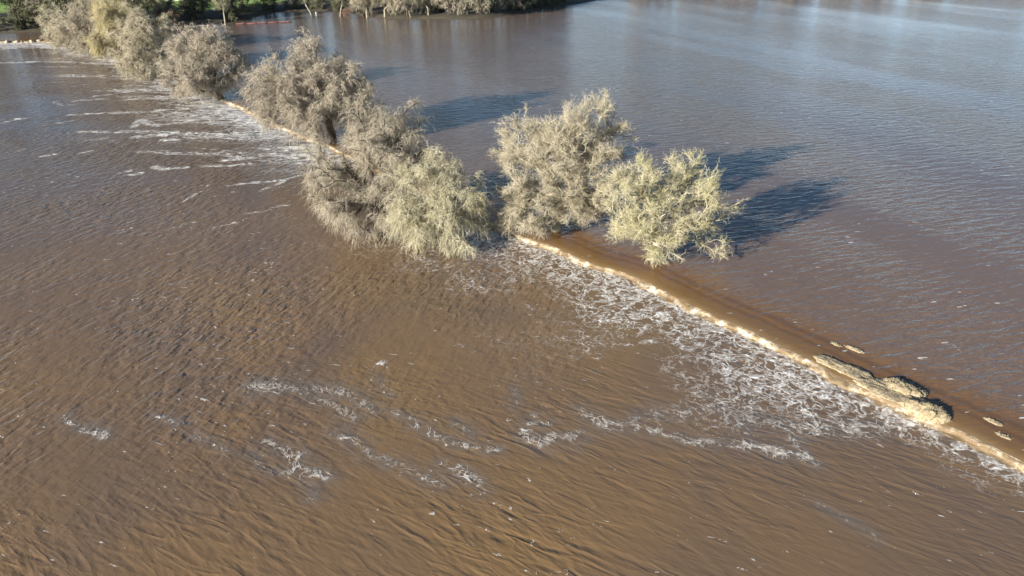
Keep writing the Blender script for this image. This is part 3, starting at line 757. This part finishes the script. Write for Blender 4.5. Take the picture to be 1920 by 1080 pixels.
PROTO = {}
def copy_tree(o, parent=None):
    c = o.copy(); col.objects.link(c); c.parent = parent
    for ch in o.children: copy_tree(ch, c)
    return c
def place_far(kind, x, y, s, rz, label, group, z=0.3):
    if kind not in PROTO:
        k = dict(KINDS[kind]); b, l, sd = k.pop("base"), k.pop("lobes"), k.pop("seed")
        PROTO[kind] = build_tree("bank_tree" if kind != "rust" else "bush", "x", None, b, l, sd, k.pop("bark"), k.pop("twig"), cat="tree" if kind != "rust" else "bush", **k)
        o = PROTO[kind]
    else:
        o = copy_tree(PROTO[kind])
    o.location = (x, y, z); o.rotation_euler = (0, 0, rz); o.scale = (s, s, s)
    tag(o, label, None, group)
    return o

BANK = "trees on the far bank"
FAR = [
  # kind, x, y, size, turn, label
  ("green", -228, 292, 1.05, 0.3, "olive tree at the water's edge where the flood leaves the picture"),
  ("green", -208, 286, 0.95, 1.9, "olive leafy tree behind the row of pale rocks, first from the edge"),
  ("dark", -190, 287, 0.95, 0.8, "dark leafy tree behind the pale rocks, above the brown inlet"),
  ("green", -173, 287, 1.0, 3.1, "olive tree behind the small pale grey levee tree"),
  ("grey", -159, 289, 1.1, 0.2, "tan bare tree rising behind the small pale grey levee tree"),
  ("green", -146, 297, 1.05, 2.2, "olive tree rising behind the tall yellow green levee tree"),
  ("dark", -133, 312, 1.0, 1.1, "dark bushy tree behind the broad tan levee tree"),
  ("dark", -121, 318, 0.95, 4.1, "dark bushy tree beside the pale rail"),
  ("thin", -118, 303, 0.85, 5.0, "pale spindly tree at the end of the pale rail"),
  ("dark", -122, 336, 0.9, 2.9, "dark evergreen bush tree behind the red barrier"),
  ("green", -105, 362, 0.8, 0.6, "round green tree standing on the field behind the red barrier"),
  ("thin", -88, 326, 1.0, 0.4, "thin twin stemmed tree leaning over the water beside the white post"),
  ("thin", -77, 331, 0.95, 2.6, "thin pale stemmed tree between the white post and the dark leaning tree"),
  ("grey", -66, 330, 0.95, 1.2, "tan bare tree with a dark leaning trunk at the far bank"),
  ("cream", -56, 326, 1.0, 2.0, "cream fronded tree where the dense far thicket begins"),
  ("grey", -46, 325, 1.05, 0.9, "tan bare tree in the far thicket, second from its start"),
  ("cream", -37, 327, 1.05, 4.0, "cream fronded tree in the middle of the far thicket"),
  ("grey", -28, 327, 1.05, 2.7, "tan bare tree in the far thicket beside a cream one"),
  ("cream", -20, 330, 0.95, 5.5, "cream fronded tree bending low over the water before the dark trees"),
  ("dark", -11, 333, 0.95, 0.2, "dark bushy tree following the cream fronded thicket"),
  ("grey", -2, 343, 1.05, 3.3, "tan bare tree rising among the dark bank trees"),
  ("dark", 6, 356, 0.85, 1.4, "dark bushy tree before the far tip of the bank"),
  ("dark", 16, 368, 0.85, 2.4, "dark bushy tree, last but one towards the green field tip"),
  ("dark", 25, 381, 0.8, 3.9, "last dark tree at the tip of the bank beside bright grass"),
  ("green", -248, 300, 1.1, 0.9, "olive tree by the water left of the brown inlet, outermost"),
  ("dark", -219, 301, 1.0, 2.2, "dark leafy tree in the second row, outermost by the brown inlet"),
  ("dark", -199, 305, 1.05, 3.6, "dark leafy tree in the second row over the middle of the brown inlet"),
  ("dark", -181, 298, 0.95, 5.1, "dark leafy tree where the brown inlet meets the levee trees"),
  ("green", -166, 302, 1.0, 0.4, "olive tree in the second row over the small pale grey levee tree"),
  ("dark", -142, 333, 1.05, 1.7, "dark tree before the pale house, nearer the yellow green levee tree"),
  ("grey", -146, 306, 0.95, 3.0, "tan bare tree behind the tall yellow green levee tree"),
  ("green", -129, 338, 0.8, 4.6, "olive tree over the reddish bush by the pale rail"),
  ("dark", -113, 346, 0.75, 0.5, "dark low tree at the corner of the bank behind the red barrier"),
  ("dark", -101, 354, 0.55, 1.5, "dark low tree behind the middle of the red barrier"),
  ("dark", -92, 353, 0.5, 2.4, "dark low tree behind the end of the red barrier"),
  ("dark", -82, 352, 0.55, 3.3, "dark low tree behind the white post"),
  ("dark", -71, 341, 0.6, 4.2, "dark low tree behind the thin pale stemmed tree"),
  ("dark", -50, 334, 0.6, 5.2, "dark low tree behind the start of the far thicket"),
  ("dark", -32, 335, 0.6, 0.2, "dark low tree behind the middle of the far thicket"),
  ("cream", -5, 348, 0.9, 1.2, "cream fronded tree behind the dark trees at the far bank"),
  ("dark", 3, 346, 0.7, 2.2, "dark low tree in front of a tan bare one at the far bank"),
  ("dark", 11, 360, 0.75, 3.2, "dark tree between two others near the tip of the bank"),
  ("dark", 20, 374, 0.8, 4.2, "dark tree next to the last one at the tip of the bank"),
  ("green", -64, 366, 0.9, 5.0, "olive tree in the third row behind the dark leaning trunk"),
  ("green", -85, 372, 0.85, 0.8, "round green tree on the field behind the white post"),
  ("grey", -236, 288, 0.9, 1.1, "tan bare tree by the brown inlet, nearly at the picture edge"),
  ("grey", -214, 290, 1.0, 5.7, "tan bare tree between olive trees above the brown inlet"),
  ("grey", -182, 290, 0.95, 2.9, "tan bare tree above the pale rocks, between dark and olive trees"),
  ("cream", -64, 326, 0.85, 3.3, "small cream fronded tree just before the far thicket"),
  ("grey", -14, 330, 0.9, 1.9, "tan bare tree at the end of the cream fronded thicket"),
  ("grey", 8, 352, 0.8, 4.9, "tan bare tree at the water among the dark trees near the bank tip"),
  ("grey", -60, 352, 1.1, 4.4, "tan bare tree in the second row behind the dark leaning trunk"),
  ("green", -40, 350, 1.1, 1.0, "olive tree in the second row behind the cream thicket"),
  ("grey", -18, 352, 1.1, 0.1, "tan bare tree in the second row behind the dark trees"),
  ("dark", -152, 318, 1.1, 5.2, "dark tree in the second row in front of the pale house"),
  ("green", -190, 312, 1.15, 2.5, "olive tree in the second row above the brown inlet"),
]
for k_, x, y, s, rz, lab in FAR:
    place_far(k_, x, y, s, rz, lab, BANK)
place_far("rust", -138, 297, 0.9, 0.5, "reddish brown bush beside the pale rail behind the levee trees", None)
place_far("rust", -72, 323, 0.6, 1.5, "low rusty bush under the tan bare trees at the far bank", None)

# a far wood, beyond the frame, that the upper water mirrors
rng = np.random.default_rng(301)
n = 14000
cx = np.sort(rng.uniform(70, 420, 46))
ci = rng.integers(0, len(cx), n)
d = rng.normal(size=(n, 3)); d /= np.linalg.norm(d, axis=1)[:, None]
rr = (0.4 + 0.6 * rng.random(n) ** 0.5)[:, None]
hh = (3 + 2.5 * rng.random(len(cx)))
O = np.stack([cx[ci], 434 + 0.04 * cx[ci] + rng.random(len(cx))[ci] * 16, 1 + hh[ci]], 1) + d * rr * np.stack([np.full(n, 5.5), np.full(n, 5.0), hh[ci] * 0.9], 1)
D = d + rng.normal(size=(n, 3)) * 0.5; D /= np.linalg.norm(D, axis=1)[:, None]
fw = obj("far_wood", twig_mesh("far_wood", O, D, 1.5 + 1.5 * rng.random(n), np.full(n, 0.4), np.full(n, 0.2), rng), TW_TAN)
tag(fw, "tan winter wood along the far shore", kind="stuff")

# ------------------------------------------------------------------ grassy lumps and rocks on the crest
t = NT("dry_grass_clod")
P = t.objco()
n1 = t.noise(P, 3.0, 4, 0.65)
t.set(Base_Color=t.ramp(n1, [(0.32, (0.17, 0.125, 0.07)), (0.47, (0.36, 0.28, 0.165)), (0.66, (0.48, 0.41, 0.28))]), Roughness=0.9, Normal=t.bump(n1, 0.9, 0.18))
MAT_CLOD = t.mat
t = NT("pale_rock")
P = t.objco()
n1 = t.noise(P, 2.0, 4, 0.6)
t.set(Base_Color=t.ramp(n1, [(0.35, (0.28, 0.22, 0.16)), (0.62, (0.52, 0.44, 0.34))]), Roughness=0.85, Normal=t.bump(n1, 0.6, 0.1))
MAT_ROCK = t.mat
t = NT("dry_blades")
t.set(Base_Color=t.mix(t.attr("tone"), (0.36, 0.29, 0.16), (0.58, 0.51, 0.34)), Roughness=0.8)
MAT_BLADE = t.mat

LEV = math.atan2(0.754, -0.657)                 # direction the levee runs
def lump_mesh(name, rx, ry, rz, seed, n=30, rough=0.5, flat=True):
    rng = np.random.default_rng(seed)
    th = np.linspace(0, np.pi, n); ph = np.linspace(0, 2 * np.pi, 2 * n, endpoint=False)
    T, F = np.meshgrid(th, ph, indexing='ij')
    x, y, z = np.sin(T) * np.cos(F), np.sin(T) * np.sin(F), np.cos(T)
    s = seed * 3.7
    r = 1 + rough * (fbm(x * 1.6 + s, y * 1.6 + z * 1.3, seed, 3) - 0.5) * 2 + rough * 0.45 * (fbm(x * 6 + s, y * 6 + z * 4, seed + 7, 3) - 0.5) * 2
    sq = np.sign(z) * np.abs(z) ** (0.6 if flat else 1.0)
    V = np.stack([x * r * rx, y * r * ry, sq * r * rz], -1).reshape(-1, 3)
    m = 2 * n
    i = (np.arange(n - 1)[:, None] * m + np.arange(m)[None, :]); j = (np.arange(n - 1)[:, None] * m + (np.arange(m)[None, :] + 1) % m)
    q = np.stack([i, i + m, j + m, j], -1).reshape(-1, 4)
    return mesh_np(name, V, quads=q), V

def mound(x, y, rx, ry, rz, seed, label, blades=260, z=0.0, rot=0.0):
    root = empty("grass_mound", (x, y, z), LEV + rot)
    tag(root, label, "mound", "grassy lumps breaking the water on the crest")
    me, V = lump_mesh("clod", rx, ry, rz, seed)
    obj("clod", me, MAT_CLOD, root)
    rng = np.random.default_rng(seed + 900)
    Vt = V[V[:, 2] > rz * 0.15]
    O = Vt[rng.integers(0, len(Vt), blades)]
    D = O / np.array([rx, ry, rz]) * 0.5 + rng.normal(size=O.shape) * 0.6; D[:, 2] = np.abs(D[:, 2]) * 0.6 + 0.2
    D /= np.linalg.norm(D, axis=1)[:, None]
    g = obj("dry_grass", twig_mesh("dry_grass", O, D, 0.14 + 0.2 * rng.random(blades), np.full(blades, 0.03), np.full(blades, 0.4), rng), MAT_BLADE, root)
    g["kind"] = "stuff"
    return root
mound(37.9, 50.4, 1.65, 1.15, 0.66, 1, "largest tan grassy lump at the near end of the drowned crest", 520)
mound(37.3, 53.9, 1.7, 0.95, 0.52, 2, "grassy lump next behind the largest one, pale on top", 380, rot=0.12)
mound(36.0, 53.2, 3.1, 1.3, 0.30, 3, "low wet brown hump joining the two tan lumps to the spill", 160, rot=0.10)
mound(33.6, 57.0, 2.9, 1.0, 0.20, 9, "long low wet brown hump farther back along the spill", 60)
mound(31.9, 58.2, 0.9, 0.45, 0.16, 4, "small brown hump on the crest where the road tracks fade", 40)
mound(35.8, 60.7, 0.85, 0.34, 0.13, 5, "small pale lump on the outer edge of the crest above the low hump", 60)
mound(34.3, 61.6, 0.5, 0.24, 0.10, 6, "smallest lump on the outer edge of the crest", 30)
mound(43.1, 49.0, 0.7, 0.3, 0.09, 7, "low lump on the upper side past the largest mound", 40)
mound(42.8, 47.1, 0.55, 0.28, 0.08, 8, "low lump near the lip past the largest mound", 40)

def rock(x, y, z, r, seed, label, group):
    me, V = lump_mesh("rock", r, r * 0.75, r * 0.6, seed, 10, 0.5, False)
    o = obj("rock", me, MAT_ROCK); o.location = (x, y, z); o.rotation_euler = (0.1 * seed, 0.2, seed * 1.3)
    tag(o, label, "rock", group)
RG = "pale rocks on the spill edge"
rock(-4.7, 95.4, -0.05, 0.5, 11, "pale pinkish rock on the lip beside the small bushy weeping tree", RG)
rock(-3.6, 94.9, -0.1, 0.55, 12, "flat pale tan rock on the lip, next to the pinkish one", RG)
rock(-2.2, 92.9, -0.4, 0.45, 13, "pale rock in the shade below the lip under the twin crowned tree", RG)
rock(-0.6, 91.3, -0.35, 0.42, 14, "white rock at the foot of the dark shaded lip", RG)
rock(1.3, 89.9, -0.2, 0.4, 15, "pale rock where the sunlit spill begins beside the dark shade", RG)
for i, (x, y, lab) in enumerate([(-181.3, 261.0, "first pale rock of the far lip row, by the picture edge"), (-178.2, 260.6, "second pale rock of the far lip row from the picture edge"),
        (-175.6, 261.6, "middle pale rock of the far lip row"), (-173.0, 262.0, "pale rock of the far lip row, last but one towards the trees"), (-170.6, 262.4, "pale rock of the far lip row closest to the small grey tree"), (-184.5, 261.2, "pale rock of the far lip row, half outside the picture")]):
    rock(x + 0.5 * math.sin(i * 2.3), y + 0.5 * math.sin(i * 1.7), -0.2 + 0.08 * math.sin(i * 3.1), 0.72 + 0.28 * math.sin(i * 1.9 + 1), 21 + i, lab, "row of pale rocks on the far lip")

# ------------------------------------------------------------------ small things on the far bank
t = NT("red_plastic"); n1 = t.noise(t.pos(), 0.6, 3)
t.set(Base_Color=t.ramp(n1, [(0.35, (0.24, 0.085, 0.075)), (0.65, (0.36, 0.19, 0.17))]), Roughness=0.6); MAT_RED = t.mat
t = NT("white_paint"); n1 = t.noise(t.pos(), 2.0, 3)
t.set(Base_Color=t.ramp(n1, [(0.3, (0.62, 0.60, 0.55)), (0.7, (0.78, 0.77, 0.72))]), Roughness=0.6); MAT_WHITE = t.mat
t = NT("pale_steel"); n1 = t.noise(t.pos(), 1.5, 3)
t.set(Base_Color=t.ramp(n1, [(0.3, (0.40, 0.40, 0.38)), (0.7, (0.55, 0.55, 0.52))]), Roughness=0.5); MAT_STEEL = t.mat
t = NT("roof_sheet"); n1 = t.noise(t.pos(), 0.8, 3)
t.set(Base_Color=t.ramp(n1, [(0.3, (0.55, 0.54, 0.50)), (0.7, (0.66, 0.65, 0.61))]), Roughness=0.5); MAT_ROOF = t.mat
t = NT("dark_glass"); t.set(Base_Color=(0.03, 0.035, 0.04), Roughness=0.1); MAT_GLASS = t.mat

def box_mesh(name, x0, y0, z0, x1, y1, z1):
    V = [(x, y, z) for z in (z0, z1) for x, y in ((x0, y0), (x1, y0), (x1, y1), (x0, y1))]
    return mesh_np(name, V, quads=[(3, 2, 1, 0), (4, 5, 6, 7), (0, 1, 5, 4), (1, 2, 6, 5), (2, 3, 7, 6), (3, 0, 4, 7)], smooth=False)

br = empty("floating_barrier", (-114.5, 304.5, 0)); tag(br, "long thin red barrier lying on the water before the dark bank trees", "barrier")
pts = np.array([(0, 0), (4, 1.5), (8, 2.6), (12, 4.2), (16, 5.6), (21, 7.5)], float)
for a, b in zip(pts[:-1], pts[1:]):
    ln_ = np.linspace(0, 1, 5)[:, None]
    seg = np.concatenate([a + (b - a) * (0.03 + 0.94 * ln_), np.full((5, 1), 0.16)], 1)
    obj("float", tube_mesh("float", [(seg, [0.2, 0.26, 0.26, 0.26, 0.2])], 8), MAT_RED, br)

ra = empty("rail", (-130.5, 292.2, 0)); tag(ra, "thin pale rail at the far water's edge seen past the sixth levee tree", "rail")
obj("beam", tube_mesh("beam", [(np.array([(0, 0, 0.75), (6, 2.6, 0.78), (12, 5.4, 0.8)]), [0.16, 0.16, 0.16])], 6), MAT_STEEL, ra)
for f in (0.05, 0.35, 0.65, 0.95):
    p = np.array([12 * f, 5.4 * f + 0.05, -0.6]); obj("post", tube_mesh("post", [(np.array([p, p + (0, 0, 1.32)]), [0.08, 0.08])], 6), MAT_STEEL, ra)

po = empty("marker_post", (-86.9, 328.6, 0)); tag(po, "short white marker post in the water beside a thin twin stemmed tree", "post")
obj("post", tube_mesh("post", [(np.array([(0, 0, -1), (0, 0, 1.6), (0, 0, 2.0)]), [0.28, 0.28, 0.2])], 8), MAT_WHITE, po)
obj("base_collar", tube_mesh("base_collar", [(np.array([(0, 0, -0.3), (0, 0, 0.25)]), [0.55, 0.45])], 8), MAT_WHITE, po)

ho = empty("house", (-174, 384, 1.2), -0.15); tag(ho, "pale low house with a light roof half hidden by far trees", "house")
obj("wall", box_mesh("wall", -8, -4, -0.6, 8, 4, 3.0), MAT_WHITE, ho)
V = [(-8.6, -4.6, 2.95), (8.6, -4.6, 2.95), (8.6, 4.6, 2.95), (-8.6, 4.6, 2.95), (-8.6, 0, 5.1), (8.6, 0, 5.1)]
obj("roof", mesh_np("roof", V, tris=[(0, 4, 3), (1, 2, 5)], quads=[(0, 1, 5, 4), (2, 3, 4, 5), (3, 2, 1, 0)], smooth=False), MAT_ROOF, ho)
for x in (-5, -1.5, 4.5):
    obj("window", box_mesh("window", x - 0.7, -4.06, 1.0, x + 0.7, -3.9, 2.3), MAT_GLASS, ho)
obj("door", box_mesh("door", 1.2, -4.05, -0.5, 2.2, -3.9, 2.1), BARK_DARK, ho)
print("triangles", sum(len(m.loop_triangles) or sum(len(p.vertices) - 2 for p in m.polygons) if len(m.polygons) < 4000 else len(m.loops) - 2 * len(m.polygons) for m in bpy.data.meshes))
